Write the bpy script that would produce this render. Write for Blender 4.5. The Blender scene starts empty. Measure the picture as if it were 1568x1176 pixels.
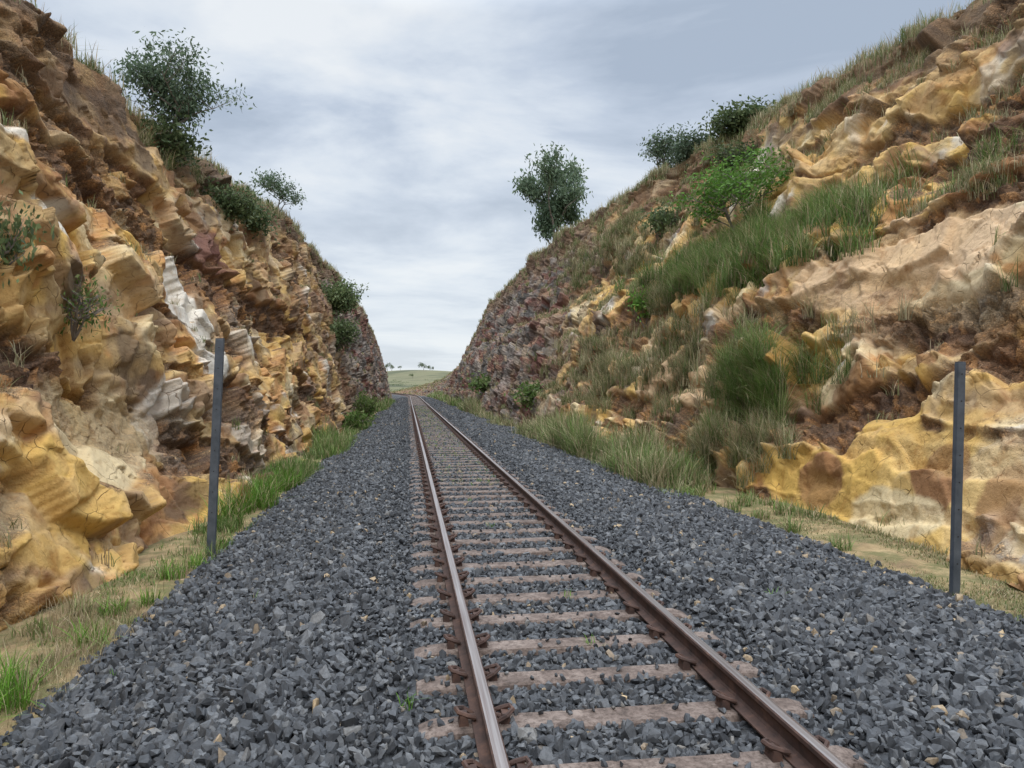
import bpy, bmesh, math, random
import numpy as np
from mathutils import Vector, Matrix
random.seed(7); rng = np.random.default_rng(7)
scene = bpy.context.scene
EYE = 1.69

# ------------------------------------------------------------ noise helpers
def hsh(ix, iy, iz, s):
    n = (ix*73856093) ^ (iy*19349663) ^ (iz*83492791) ^ (s*26544357)
    n = n & 0xffffffff
    n = ((n ^ (n >> 15))*0x2c1b3c6d) & 0xffffffff
    n = ((n ^ (n >> 12))*0x297a2d39) & 0xffffffff
    n = n ^ (n >> 15)
    return n/4294967296.0
def vnoise(p, s=0):
    i = np.floor(p).astype(np.int64); f = p-i
    u = f*f*f*(f*(f*6-15)+10)
    r = 0
    for dx in (0, 1):
        wx = u[:, 0] if dx else 1-u[:, 0]
        for dy in (0, 1):
            wy = u[:, 1] if dy else 1-u[:, 1]
            for dz in (0, 1):
                wz = u[:, 2] if dz else 1-u[:, 2]
                r = r + wx*wy*wz*hsh(i[:, 0]+dx, i[:, 1]+dy, i[:, 2]+dz, s)
    return r*2-1
def fbm(p, o=4, s=0, g=0.5):
    a = 1; r = 0; t = 0
    for k in range(o):
        r = r+a*vnoise(p*(2.03**k)+k*17.3, s+k); t += a; a *= g
    return r/t
def worley(p, s=0):
    i = np.floor(p).astype(np.int64)
    N = len(p)
    f1 = np.full(N, 9.0); f2 = np.full(N, 9.0); cid = np.zeros(N); vec = np.zeros((N, 3))
    for dx in (-1, 0, 1):
        for dy in (-1, 0, 1):
            for dz in (-1, 0, 1):
                cx, cy, cz = i[:, 0]+dx, i[:, 1]+dy, i[:, 2]+dz
                a = hsh(cx, cy, cz, s+1); b = hsh(cx, cy, cz, s+2); c = hsh(cx, cy, cz, s+3)
                v = p-np.stack([cx+a, cy+b, cz+c], 1)
                d = np.sqrt((v*v).sum(1))
                m = d < f1
                f2 = np.where(m, f1, np.minimum(f2, d))
                f1 = np.where(m, d, f1)
                cid = np.where(m, np.mod(a*7.13+b*3.7+c, 1.0), cid)
                vec[m] = v[m]
    return f1, f2, cid, vec
def sm(a, b, x):
    t = np.clip((x-a)/(b-a), 0, 1); return t*t*(3-2*t)
def mix(c, d, m):
    return c*(1-m[:, None])+np.array(d)[None, :]*m[:, None]

# ------------------------------------------------------------ mesh helpers
def mesh_obj(name, verts, faces, mats=(), smooth=False, cols=None, parent=None, fl=None, matidx=None):
    me = bpy.data.meshes.new(name)
    verts = np.asarray(verts, dtype=np.float32)
    if isinstance(faces, np.ndarray): faces = [faces]
    faces = [np.asarray(f) for f in faces if len(f)]
    me.vertices.add(len(verts)); me.vertices.foreach_set('co', verts.ravel())
    nl = sum(f.size for f in faces); npoly = sum(len(f) for f in faces)
    me.loops.add(nl); me.polygons.add(npoly)
    li = np.concatenate([f.ravel() for f in faces]).astype(np.int32)
    tot = np.concatenate([np.full(len(f), f.shape[1]) for f in faces]).astype(np.int32)
    st = np.concatenate([[0], np.cumsum(tot)[:-1]]).astype(np.int32)
    me.loops.foreach_set('vertex_index', li)
    me.polygons.foreach_set('loop_start', st)
    me.polygons.foreach_set('loop_total', tot)
    if matidx is not None: me.polygons.foreach_set('material_index', np.asarray(matidx, dtype=np.int32))
    me.polygons.foreach_set('use_smooth', np.full(npoly, smooth, dtype=bool))
    me.update(calc_edges=True)
    if cols is not None:
        a = me.color_attributes.new('Col', 'FLOAT_COLOR', 'POINT')
        c = np.ones((len(verts), 4), dtype=np.float32); c[:, :cols.shape[1]] = cols
        a.data.foreach_set('color', c.ravel())
    if fl is not None:
        for k, v in fl.items():
            a = me.attributes.new(k, 'FLOAT', 'POINT'); a.data.foreach_set('value', np.asarray(v, dtype=np.float32))
    for m in mats: me.materials.append(m)
    ob = bpy.data.objects.new(name, me); scene.collection.objects.link(ob)
    if parent: ob.parent = parent
    return ob
def grid_faces(nr, nc):
    a = np.arange(nr*nc).reshape(nr, nc)
    return np.stack([a[:-1, :-1].ravel(), a[:-1, 1:].ravel(), a[1:, 1:].ravel(), a[1:, :-1].ravel()], 1)
class MB:
    def __init__(s): s.v = []; s.f = {}; s.c = []; s.n = 0
    def add(s, v, f, col=(1, 1, 1), mi=0):
        v = np.asarray(v, float); f = np.asarray(f)
        s.v.append(v); s.f.setdefault((f.shape[1], mi), []).append(f+s.n)
        c = np.asarray(col, float)
        if c.ndim == 1: c = np.tile(c[:3], (len(v), 1))
        s.c.append(c); s.n += len(v)
    def build(s, name, mats, smooth=False, parent=None):
        fs = []; mi = []
        for (k, m), l in s.f.items():
            a = np.concatenate(l); fs.append(a); mi.append(np.full(len(a), m))
        return mesh_obj(name, np.concatenate(s.v), fs, mats, smooth, np.concatenate(s.c), parent, matidx=np.concatenate(mi))
def tube(mb, pts, rad, n=6, col=(1, 1, 1), mi=0):
    pts = [Vector(p) for p in pts]
    vs = []
    for i, p in enumerate(pts):
        d = (pts[min(i+1, len(pts)-1)]-pts[max(i-1, 0)]).normalized()
        up = Vector((0, 0, 1)) if abs(d.z) < 0.9 else Vector((1, 0, 0))
        a = d.cross(up).normalized(); b = d.cross(a)
        for k in range(n):
            an = 2*math.pi*k/n
            vs.append(p+(a*math.cos(an)+b*math.sin(an))*rad[i])
    fs = []
    for i in range(len(pts)-1):
        for k in range(n):
            fs.append((i*n+k, i*n+(k+1) % n, (i+1)*n+(k+1) % n, (i+1)*n+k))
    mb.add([tuple(v) for v in vs], fs, col, mi)

# ------------------------------------------------------------ materials
def newmat(name):
    m = bpy.data.materials.new(name); m.use_nodes = True
    nt = m.node_tree; b = nt.nodes['Principled BSDF']
    return m, nt, b
def N(nt, t, **k):
    n = nt.nodes.new(t)
    for a, v in k.items():
        setattr(n, a, v)
    return n
def ramp(nt, stops, fac):
    r = nt.nodes.new('ShaderNodeValToRGB')
    e = r.color_ramp.elements
    e[0].position, e[0].color = stops[0][0], (*stops[0][1], 1)
    e[1].position, e[1].color = stops[-1][0], (*stops[-1][1], 1)
    for p, c in stops[1:-1]:
        x = e.new(p); x.color = (*c, 1)
    nt.links.new(fac, r.inputs[0]); return r.outputs[0]
def mixc(nt, fac, a, b, mode='MIX'):
    n = nt.nodes.new('ShaderNodeMix'); n.data_type = 'RGBA'; n.blend_type = mode
    for s, v in ((n.inputs[0], fac), (n.inputs[6], a), (n.inputs[7], b)):
        if isinstance(v, (int, float)): s.default_value = v
        elif isinstance(v, tuple): s.default_value = (*v, 1)
        else: nt.links.new(v, s)
    return n.outputs[2]
def math_(nt, op, a, b=0.0, c=None):
    n = nt.nodes.new('ShaderNodeMath'); n.operation = op
    for i, v in enumerate([a, b] if c is None else [a, b, c]):
        if isinstance(v, (int, float)): n.inputs[i].default_value = v
        else: nt.links.new(v, n.inputs[i])
    return n.outputs[0]
def noise_(nt, scale, detail=5, rough=0.6, vec=None, dist=0.0):
    n = nt.nodes.new('ShaderNodeTexNoise'); n.inputs['Scale'].default_value = scale
    n.inputs['Detail'].default_value = detail; n.inputs['Roughness'].default_value = rough
    n.inputs['Distortion'].default_value = dist
    if vec is not None: nt.links.new(vec, n.inputs['Vector'])
    return n.outputs['Fac']
def voro_(nt, scale, feat='F1', vec=None, out='Distance'):
    n = nt.nodes.new('ShaderNodeTexVoronoi'); n.feature = feat; n.inputs['Scale'].default_value = scale
    if vec is not None: nt.links.new(vec, n.inputs['Vector'])
    return n.outputs[out]
def bump(nt, b, h, strength=0.5, dist=0.02):
    n = nt.nodes.new('ShaderNodeBump'); n.inputs['Strength'].default_value = strength
    n.inputs['Distance'].default_value = dist
    nt.links.new(h, n.inputs['Height']); nt.links.new(n.outputs[0], b.inputs['Normal'])
def coords(nt): return nt.nodes.new('ShaderNodeNewGeometry').outputs['Position']

# rock
m_rock, nt, b = newmat('sandstone_rock')
P = coords(nt)
att = N(nt, 'ShaderNodeAttribute', attribute_name='Col').outputs['Color']
soil = N(nt, 'ShaderNodeAttribute', attribute_name='soil').outputs['Fac']
n1 = noise_(nt, 2.2, 4, 0.65, P, 0.6); n2 = noise_(nt, 13, 5, 0.7, P)
c = mixc(nt, 1.0, att, ramp(nt, [(0.28, (0.70, 0.58, 0.47)), (0.46, (1, 1, 1)), (0.72, (1.12, 1.11, 1.08))], n1), 'MULTIPLY')
c = mixc(nt, 1.0, c, ramp(nt, [(0.3, (0.68, 0.58, 0.5)), (0.42, (1, 1, 1)), (0.75, (1.1, 1.09, 1.07))], n2), 'MULTIPLY')
mp = N(nt, 'ShaderNodeVectorMath', operation='ADD'); nt.links.new(P, mp.inputs[0])
nc = N(nt, 'ShaderNodeTexNoise'); nc.inputs['Scale'].default_value = 1.1; nc.inputs['Detail'].default_value = 3; nt.links.new(P, nc.inputs['Vector'])
sc = N(nt, 'ShaderNodeVectorMath', operation='SCALE'); sc.inputs['Scale'].default_value = 0.8
nt.links.new(nc.outputs['Color'], sc.inputs[0]); nt.links.new(sc.outputs[0], mp.inputs[1])
vd = voro_(nt, 1.8, 'DISTANCE_TO_EDGE', mp.outputs[0])
crk = ramp(nt, [(0.0, (1, 1, 1)), (0.011, (0, 0, 0))], vd)
rockmask = math_(nt, 'SUBTRACT', 1.0, soil)
crm = math_(nt, 'MULTIPLY', math_(nt, 'MULTIPLY', crk, rockmask), ramp(nt, [(0.44, (0, 0, 0)), (0.58, (.75, .75, .75))], n1))
c = mixc(nt, crm, c, (0.16, 0.085, 0.045))
vn = nt.nodes.new('ShaderNodeTexVoronoi'); vn.inputs['Scale'].default_value = 36; nt.links.new(P, vn.inputs['Vector'])
sg_ = N(nt, 'ShaderNodeSeparateColor'); nt.links.new(vn.outputs['Color'], sg_.inputs[0])
grain = ramp(nt, [(0.0, (0.4, 0.37, 0.35)), (0.5, (0.9, 0.88, 0.85)), (0.85, (1.3, 1.2, 1.1)), (1.0, (2.1, 1.8, 1.4))], sg_.outputs[0])
cs = mixc(nt, 1.0, att, grain, 'MULTIPLY')
c = mixc(nt, soil, c, cs)
nt.links.new(c, b.inputs['Base Color']); b.inputs['Roughness'].default_value = 0.92
b.inputs['Specular IOR Level'].default_value = 0.2
rb = N(nt, 'ShaderNodeAttribute', attribute_name='rub').outputs['Fac']
h = math_(nt, 'MULTIPLY', n2, math_(nt, 'ADD', math_(nt, 'MULTIPLY', rb, 1.4), .6))
h = math_(nt, 'ADD', h, math_(nt, 'MULTIPLY', crm, -0.6))
h = math_(nt, 'ADD', h, math_(nt, 'MULTIPLY', math_(nt, 'MULTIPLY', vn.outputs['Distance'], soil), -0.9))
bump(nt, b, h, 0.9, 0.045)

# ballast bed
m_bed, nt, b = newmat('crushed_ballast')
P = coords(nt)
vn = nt.nodes.new('ShaderNodeTexVoronoi'); vn.inputs['Scale'].default_value = 16; nt.links.new(P, vn.inputs['Vector'])
s_ = N(nt, 'ShaderNodeSeparateColor'); nt.links.new(vn.outputs['Color'], s_.inputs[0])
c = ramp(nt, [(0, (0.028, 0.029, 0.032)), (0.5, (0.055, 0.058, 0.063)), (0.85, (0.09, 0.094, 0.10)), (0.97, (0.14, 0.14, 0.14)), (1, (0.3, 0.22, 0.14))], s_.outputs[0])
nt.links.new(c, b.inputs['Base Color']); b.inputs['Roughness'].default_value = 0.85
bump(nt, b, math_(nt, 'MULTIPLY', vn.outputs['Distance'], -1.0), 1.0, 0.06)
# stones
m_stone, nt, b = newmat('basalt_stone')
oi = N(nt, 'ShaderNodeObjectInfo').outputs['Random']
P = coords(nt)
c = ramp(nt, [(0, (0.032, 0.034, 0.038)), (0.3, (0.056, 0.060, 0.066)), (0.7, (0.094, 0.099, 0.106)), (0.95, (0.15, 0.154, 0.158)), (0.98, (0.18, 0.17, 0.155)), (0.991, (0.25, 0.19, 0.13)), (1, (0.46, 0.34, 0.2))], oi)
c = mixc(nt, 1.0, c, ramp(nt, [(0.3, (0.65, 0.65, 0.65)), (0.7, (1.3, 1.3, 1.3))], noise_(nt, 40, 3, 0.7, P)), 'MULTIPLY')
nt.links.new(c, b.inputs['Base Color']); b.inputs['Roughness'].default_value = 0.7
# ground
m_ground, nt, b = newmat('dry_ground')
P = coords(nt)
sx = N(nt, 'ShaderNodeSeparateXYZ'); nt.links.new(P, sx.inputs[0])
far = N(nt, 'ShaderNodeMapRange'); far.inputs[1].default_value = 90; far.inputs[2].default_value = 240
nt.links.new(sx.outputs[1], far.inputs[0])
near = ramp(nt, [(0.3, (0.15, 0.10, 0.055)), (0.5, (0.34, 0.24, 0.12)), (0.7, (0.46, 0.34, 0.18))], noise_(nt, 1.6, 6, 0.65, P))
near = mixc(nt, ramp(nt, [(0.42, (0, 0, 0)), (0.57, (.75, .75, .75))], noise_(nt, 2.5, 6, 0.7, P)), near, (0.11, 0.12, 0.04))
farc = ramp(nt, [(0.34, (0.05, 0.057, 0.027)), (0.46, (0.10, 0.105, 0.048)), (0.54, (0.17, 0.155, 0.08)), (0.66, (0.125, 0.145, 0.06))], noise_(nt, 0.02, 7, 0.7, P))
c = mixc(nt, far.outputs[0], near, farc)
nt.links.new(c, b.inputs['Base Color']); b.inputs['Roughness'].default_value = 1
bump(nt, b, noise_(nt, 20, 4, 0.7, P), 0.7, 0.04)
# rail
m_rust, nt, b = newmat('rusted_rail_steel')
P = coords(nt)
c = ramp(nt, [(0.3, (0.035, 0.021, 0.017)), (0.55, (0.085, 0.046, 0.034)), (0.75, (0.17, 0.088, 0.056))], noise_(nt, 9, 6, 0.7, P))
nt.links.new(c, b.inputs['Base Color']); b.inputs['Roughness'].default_value = 0.8
m_run, nt, b = newmat('worn_running_surface')
P = coords(nt)
mpn = N(nt, 'ShaderNodeMapping'); mpn.inputs['Scale'].default_value = (60, 0.8, 1); nt.links.new(P, mpn.inputs[0])
fn = noise_(nt, 1, 4, 0.6, mpn.outputs[0])
nt.links.new(ramp(nt, [(0.3, (0.24, 0.18, 0.16)), (0.7, (0.50, 0.46, 0.44))], fn), b.inputs['Base Color'])
b.inputs['Metallic'].default_value = 0.85; b.inputs['Roughness'].default_value = 0.36
# sleeper
m_slp, nt, b = newmat('weathered_sleeper')
P = coords(nt)
c = ramp(nt, [(0.3, (0.07, 0.05, 0.04)), (0.47, (0.165, 0.122, 0.10)), (0.62, (0.255, 0.20, 0.168)), (0.75, (0.35, 0.29, 0.25))], noise_(nt, 5, 6, 0.75, P, 0.5))
c = mixc(nt, 1.0, c, ramp(nt, [(0.35, (0.45, 0.42, 0.4)), (0.55, (1.05, 1.05, 1.05))], noise_(nt, 40, 4, 0.75, P)), 'MULTIPLY')
nt.links.new(c, b.inputs['Base Color']); b.inputs['Roughness'].default_value = 0.88
# post
m_post, nt, b = newmat('galvanised_post_steel')
P = coords(nt)
c = ramp(nt, [(0.3, (0.06, 0.072, 0.088)), (0.7, (0.115, 0.132, 0.155))], noise_(nt, 7, 5, 0.65, P))
nt.links.new(c, b.inputs['Base Color']); b.inputs['Roughness'].default_value = 0.55; b.inputs['Metallic'].default_value = 0.25
m_hole, nt, b = newmat('dark_bolt'); b.inputs['Base Color'].default_value = (0.015, 0.015, 0.017, 1); b.inputs['Roughness'].default_value = 0.7
def leafmat(name, tr=0.35):
    m, nt, b = newmat(name)
    at = N(nt, 'ShaderNodeAttribute', attribute_name='Col').outputs['Color']
    nt.links.new(at, b.inputs['Base Color']); b.inputs['Roughness'].default_value = 0.6
    b.inputs['Specular IOR Level'].default_value = 0.25
    if tr > 0:
        t = N(nt, 'ShaderNodeBsdfTranslucent'); nt.links.new(at, t.inputs[0])
        mx = N(nt, 'ShaderNodeMixShader'); mx.inputs[0].default_value = tr
        nt.links.new(b.outputs[0], mx.inputs[1]); nt.links.new(t.outputs[0], mx.inputs[2])
        nt.links.new(mx.outputs[0], nt.nodes['Material Output'].inputs['Surface'])
    return m
m_leaf = leafmat('leaf'); m_grass = leafmat('grass_blade', 0.25)
m_bark, nt, b = newmat('bark')
P = coords(nt)
nt.links.new(ramp(nt, [(0.3, (0.09, 0.07, 0.055)), (0.7, (0.3, 0.26, 0.22))], noise_(nt, 5, 5, 0.7, P)), b.inputs['Base Color'])
b.inputs['Roughness'].default_value = 0.9

# ------------------------------------------------------------ layout
def shift(y):
    y = np.asarray(y, float)
    return -0.0011*np.maximum(y-125, 0)**2
def L(y, xs, vs): return np.interp(y, xs, vs)
def left_prof(y):
    ys = [-16, 6, 14, 17, 25, 37, 60, 80, 110, 140, 180, 230, 262]
    bx = [3.45, 3.45, 3.35, 3.3, 3.3, 3.25, 3.05, 2.9, 2.8, 2.8, 3.2, 4, 5]
    cx = [7.3, 7.1, 7.0, 6.8, 6.5, 5.8, 5.0, 4.7, 4.6, 5.2, 7, 9, 11]
    ch = [6.3, 6.5, 6.6, 6.7, 7.1, 8.1, 8.1, 7.8, 7.0, 5.5, 3, -.2, -2.3]
    B, C, H = L(y, ys, bx), L(y, ys, cx), L(y, ys, ch)+EYE
    zb = np.full_like(y, -0.85)
    pts = [(B, zb), (B+(C-B)*0.32, zb+(H-zb)*0.30), (B+(C-B)*0.60, zb+(H-zb)*0.64), (C, H)]
    return pts, [0, .3, .64, 1]
def right_prof(y):
    ys = [-16, 6, 12, 18, 29, 37, 48, 81, 106, 154, 190, 230, 262]
    bx = [7.1, 7.0, 6.8, 6.5, 6.1, 6.0, 5.8, 5.6, 5.6, 5.6, 6, 7, 8]
    cx = [14, 14, 14, 13.8, 13.0, 11.6, 9.9, 9.0, 9.4, 11.5, 12.5, 13, 14]
    ch = [9.0, 9.2, 9.3, 9.5, 10.4, 10.2, 10.0, 9.2, 7.1, 3.8, 1.5, -.5, -2.3]
    B, C, H = L(y, ys, bx), L(y, ys, cx), L(y, ys, ch)+EYE
    zb = np.full_like(y, -0.85)
    w = C-B; hh = H-zb
    pts = [(B, zb), (B+w*.09, zb+hh*.15), (B+w*.17, zb+hh*.19), (B+w*.40, zb+hh*.50), (B+w*.60, zb+hh*.575), (B+w*.80, zb+hh*.80), (C, H)]
    return pts, [0, .13, .18, .48, .60, .80, 1]

OC = dict(ochre=(.62, .40, .155), gold=(.66, .415, .11), cream=(.72, .585, .36), tan=(.48, .335, .20), orange=(.56, .285, .105),
          rust_and_shade=(.25, .12, .06), dark=(.11, .078, .058), white=(.70, .66, .58), peach=(.67, .47, .29), grey=(.27, .24, .21), maroon=(.17, .075, .068))

def make_wall(side):
    ys = [-14.0]
    while ys[-1] < 262:
        y = ys[-1]
        ys.append(y+(0.25 if y < 3.5 else max(0.025, 0.0031*y)))
    y = np.array(ys); nc = len(y)
    pts, tk = (left_prof if side < 0 else right_prof)(y)
    R = 450
    t = np.linspace(0, 1, R)
    X = np.zeros((R, nc)); Z = np.zeros((R, nc))
    for k in range(len(tk)-1):
        m = (t >= tk[k]) & (t <= tk[k+1])
        f = ((t[m]-tk[k])/(tk[k+1]-tk[k]))[:, None]
        X[m] = pts[k][0]+(pts[k+1][0]-pts[k][0])*f
        Z[m] = pts[k][1]+(pts[k+1][1]-pts[k][1])*f
    d = np.concatenate([np.linspace(0.05, 3, 26), np.linspace(3.3, 14, 22), np.linspace(16, 110, 16)])
    Cx, Cz = pts[-1]
    XP = Cx[None]+d[:, None]
    rise = (0.10*d*(d < 9)+0.9*(d >= 9))
    fall = sm(16, 110, d)
    ZP = (Cz[None]+rise[:, None]*np.clip(Cz/8, 0, 1)[None])*(1-fall)[:, None]+(-1.6)*fall[:, None]
    X = np.concatenate([X, XP]); Z = np.concatenate([Z, ZP])
    nr = X.shape[0]
    Y = np.tile(y, (nr, 1))
    T = np.concatenate([t, 1+d/10]); T = np.tile(T[:, None], (1, nc))
    p = np.stack([X.ravel(), Y.ravel(), Z.ravel()], 1)
    Tf = T.ravel(); Yf = Y.ravel(); Zf = Z.ravel()
    seed = 100 if side > 0 else 0
    dip = 0.27 if side < 0 else 0.04
    big = fbm(p*np.array([.22, .16, .22]), 3, seed+5)
    wob = 0.25*fbm(p*1.1, 4, seed+77)
    b_ = Zf+dip*np.minimum(Yf, 45)+0.8*fbm(p*np.array([.45, .2, .3]), 3, seed+9)+wob
    bb = b_/2.1+0.35*np.sin(b_*0.9+seed)
    li = np.floor(bb).astype(np.int64); lf = bb-li
    z0 = np.zeros_like(li)
    lr2 = hsh(li, z0, z0+1, seed+4)
    cw = .14+.18*lr2
    brk = fbm(p*np.array([.4, .3, .4]), 3, seed+22)
    rub = .9*sm(1-cw-.06, 1-cw+.05, lf)*sm(1.0, .96, lf)*sm(-.3, .05, brk)
    rub = np.maximum(rub, .9*sm(.24, .40, fbm(p*np.array([.5, .4, .8])+31, 4, seed+23)))
    if side < 0:
        beds = [(2.75, -.30, 7.0, 17.5, .52), (5.5, -.06, 7, 32, .46)]
    else:
        beds = [(2.45, -.27, 8.5, 15.5, .34), (4.95, -.03, 10.0, 20, .24), (1.0, .02, 18, 34, .28), (7.6, 0, 9, 18, .30)]
    bedm = np.zeros(len(p))
    for (zc, sl_, y0_, y1_, hw) in beds:
        dz_ = Zf-(zc+sl_*(Yf-y0_))+1.4*wob
        bedm = np.maximum(bedm, sm(hw*1.2, hw*.85, np.abs(dz_))*sm(y1_+1.5, y1_-1, Yf))
    rub = np.maximum(rub, bedm)
    lay = .22*lr2*sm(0, .5, lf)-.28*rub
    warp = np.stack([fbm(p*.9, 2, seed+31), fbm(p*.9, 2, seed+32), fbm(p*.9, 2, seed+33)], 1)
    rot = (Matrix.Rotation(0.7, 3, 'X') @ Matrix.Rotation(0.35, 3, 'Z')) if side < 0 else (Matrix.Rotation(0.35, 3, 'X') @ Matrix.Rotation(-0.3, 3, 'Z'))
    rot = np.array(rot)
    def facet(cid, vec, amp, tilt):
        a = np.sin(cid*91.7)*tilt; bq = np.sin(cid*57.3+1)*tilt; cq = np.sin(cid*33.1+2)*tilt
        return amp*(cid-.5)+vec[:, 0]*a+vec[:, 1]*bq+vec[:, 2]*cq
    bn = fbm(p*1.1, 3, seed+300)
    def blob(yc, zc, ry, rz, s=0):
        q = ((Yf-yc)/ry)**2+((Zf-zc)/rz)**2+0.9*bn
        return 1-sm(.7, 1.05, q)
    if side > 0:
        smooth = np.maximum(blob(10.5, 0.1, 3.4, 1.2), 0.7*blob(13, 4.1, 3.6, 0.9))
    else:
        smooth = np.maximum(0.7*blob(11.5, 1.0, 2.4, .9), 0.6*blob(8, .4, 2.0, .9))
    rub = rub*(1-.6*smooth)
    rough = 1-0.7*smooth
    far = sm(24, 46, Yf+4*big)
    rubf = np.clip(rub+.55*far, 0, 1)
    m2 = sm(-.0, .35, fbm(p*.8, 2, seed+71))
    f1, f2, cid, vec = worley(((p+.16*warp) @ rot)/np.array([1.55, 1.4, 1.3]), seed+40)
    d1 = 0.40*big + lay*(1-.3*far)*rough + rough*facet(cid, vec, .28, .36) - rough*.05*np.exp(-(f2-f1)/.03)
    D = d1.reshape(nr, nc)
    D[1:-1] = (D[:-2]+2*D[1:-1]+D[2:])/4
    D[:, 1:-1] = (D[:, :-2]+2*D[:, 1:-1]+D[:, 2:])/4
    fade = (1-sm(.965, 1.02, Tf)); endf = 1-0.8*sm(170, 240, Yf)
    d1 = D.ravel()*(0.15+.85*fade)*endf
    ux, uz = (.90, .42) if side < 0 else (.80, .60)
    p1 = p.copy(); p1[:, 0] -= ux*d1; p1[:, 2] += uz*d1
    # where big steps stretch the grid the fine relief is faded (it cannot be resolved there)
    G1 = p1.reshape(nr, nc, 3); gr_ = np.linalg.norm(np.gradient(G1, axis=0), axis=2); gc_ = np.linalg.norm(np.gradient(G1, axis=1), axis=2)
    cell = np.maximum(0.03, .0032*np.maximum(Y, 1))
    st = np.maximum(gr_/np.maximum(cell, np.linalg.norm(np.gradient(p.reshape(nr, nc, 3), axis=0), axis=2)), gc_/cell)
    att_ = 1/(1+(np.maximum(st-1.15, 0)/.5)**2)
    for _ in range(2):
        att_[1:-1] = (att_[:-2]+2*att_[1:-1]+att_[2:])/4; att_[:, 1:-1] = (att_[:, :-2]+2*att_[:, 1:-1]+att_[:, 2:])/4
    att_ = att_.ravel()
    w1 = np.stack([fbm(p1*1.7, 2, seed+34), fbm(p1*1.7, 2, seed+35), fbm(p1*1.7, 2, seed+36)], 1)
    f1b, f2b, cidb, vecb = worley(((p1+.14*w1) @ rot)/np.array([.72, .62, .55])+3.3, seed+50)
    f1c, f2c, cidc, vecc = worley(((p1+.05*w1) @ rot)/np.array([.22, .2, .15]), seed+60)
    con = sm(.05, .3, fbm(p1*.6+7, 2, seed+72))*(1-rubf)
    d2 = rough*(.36+.64*m2)*facet(cidb, vecb, .14, .21)*(.3+.7*att_)
    d2 += con*rough*.12*(f1b-.4)
    d2 += (.12+.88*np.maximum(rubf, .3*m2))*rough*facet(cidc, vecc, .08, .09)*att_
    d2 -= rough*(0.035*np.exp(-(f2b-f1b)/.03)*(.35+.65*m2))*att_
    d2 += (.012+.05*rubf)*fbm(p1*5, 4, seed+80)*att_+.035*fbm(p1*1.6, 3, seed+81)
    d2 *= (0.15+.85*fade)*endf
    bumpP = 0.22*fbm(p*np.array([.6, .6, .2]), 4, seed+90)*sm(.98, 1.05, Tf)
    Xn = p1[:, 0]-ux*d2; Zn = p1[:, 2]+uz*d2+bumpP; Yn = Yf
    Xw = side*Xn+shift(Yf)
    V = np.stack([Xw, Yn, Zn], 1)
    G = V.reshape(nr, nc, 3)
    du = np.gradient(G, axis=0); dv = np.gradient(G, axis=1)
    nrm = np.cross(du, dv); ar = np.linalg.norm(nrm, axis=2); nrm /= (ar[..., None]+1e-9)
    if nrm[..., 2].mean() < 0: nrm = -nrm
    nz = nrm[..., 2]
    cs_ = np.cumsum(np.concatenate([np.repeat(nz[:1], 5, 0), nz, np.repeat(nz[-1:], 5, 0)]), 0)
    up = ((cs_[10:10+nr]-cs_[:nr])/10).ravel()
    # ---- colour
    n1 = fbm(p*.45, 4, seed+110); n2 = fbm(p1*1.5+5, 4, seed+120); n3 = fbm(p*np.array([.6, .25, 1.6]), 4, seed+130)
    n4 = fbm((p1 @ rot)*np.array([.8, .8, .35])+11, 4, seed+135)
    c = np.tile(np.array(OC['ochre']), (len(p), 1))
    c = mix(c, OC['cream'], 0.85*sm(-.08, .25, n4+.3*(cid-.5)+.3*(cidb-.5)))
    c = mix(c, OC['gold'], 0.8*sm(.04, .28, n1+.3*(cidb-.5)))
    c = mix(c, OC['peach'], 0.6*sm(.08, .35, n2*.7+.4*(cidb-.5)))
    c = mix(c, OC['orange'], 0.8*sm(.18, .36, n2+.3*(cidb-.5)-.2*n4))
    c = mix(c, OC['tan'], 0.6*sm(.08, .32, n3+.3*(cidb-.55)))
    c = mix(c, OC['white'], 0.75*sm(.28, .38, n4*.8+.2*n2+.3*(cid-.5)))
    c *= (0.9+.2*cidb)[:, None]
    c = mix(c, OC['rust_and_shade'], .55*np.exp(-(f2-f1)/.025)*sm(-.2, .2, n1)*rough)  # cavity shade painted into the colour along large cracks, doubling as rust stain
    c = mix(c, OC['rust_and_shade'], .35*np.exp(-(f2b-f1b)/.04)*rough*m2)  # same painted crevice darkening along the smaller block edges
    c = mix(c, OC['rust_and_shade'], .75*sm(.06, .24, fbm(p1*np.array([1, .8, 1.3])+9, 5, seed+140))*(1-.7*smooth))
    c = mix(c, (.31, .235, .16), .5*sm(.08, .3, fbm(p1*np.array([1.3, 1.0, .7])+19, 5, seed+145))*(1-.6*smooth))
    rc = mix(np.tile(np.array((.20, .112, .065)), (len(p), 1)), (.11, .07, .05), sm(-.2, .25, n2))
    rc = mix(rc, OC['orange'], .5*sm(.75, .9, cidc)); rc = mix(rc, OC['cream'], .4*sm(.93, .97, cidb))
    rm = .93*rub
    c = c*(1-rm[:, None])+rc*rm[:, None]
    c = mix(c, OC['dark'], .65*sm(.20, .38, fbm(p1*.9+4, 5, seed+150))*(1-smooth))
    if side < 0:
        for (yc, zc, ry, rz, col, s) in [(17, 2.8, 1.1, 2.0, 'white', .85), (21.5, 4.9, 1.8, 1.1, 'maroon', .85), (10, 5.1, 1.1, .45, 'white', .85), (11.2, 3.9, .8, .35, 'white', .85),
                                    (11.4, 1.0, 2.0, .8, 'cream', .85), (22.5, 3.3, 1.8, 1.0, 'white', .6), (8.6, .4, 1.8, .7, 'gold', .6), (14, .9, .8, 1.1, 'white', .6), (19, .4, 2, .9, 'white', .4)]:
            c = mix(c, OC[col], s*blob(yc, zc, ry, rz)*(1-.85*rub))
    else:
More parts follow.
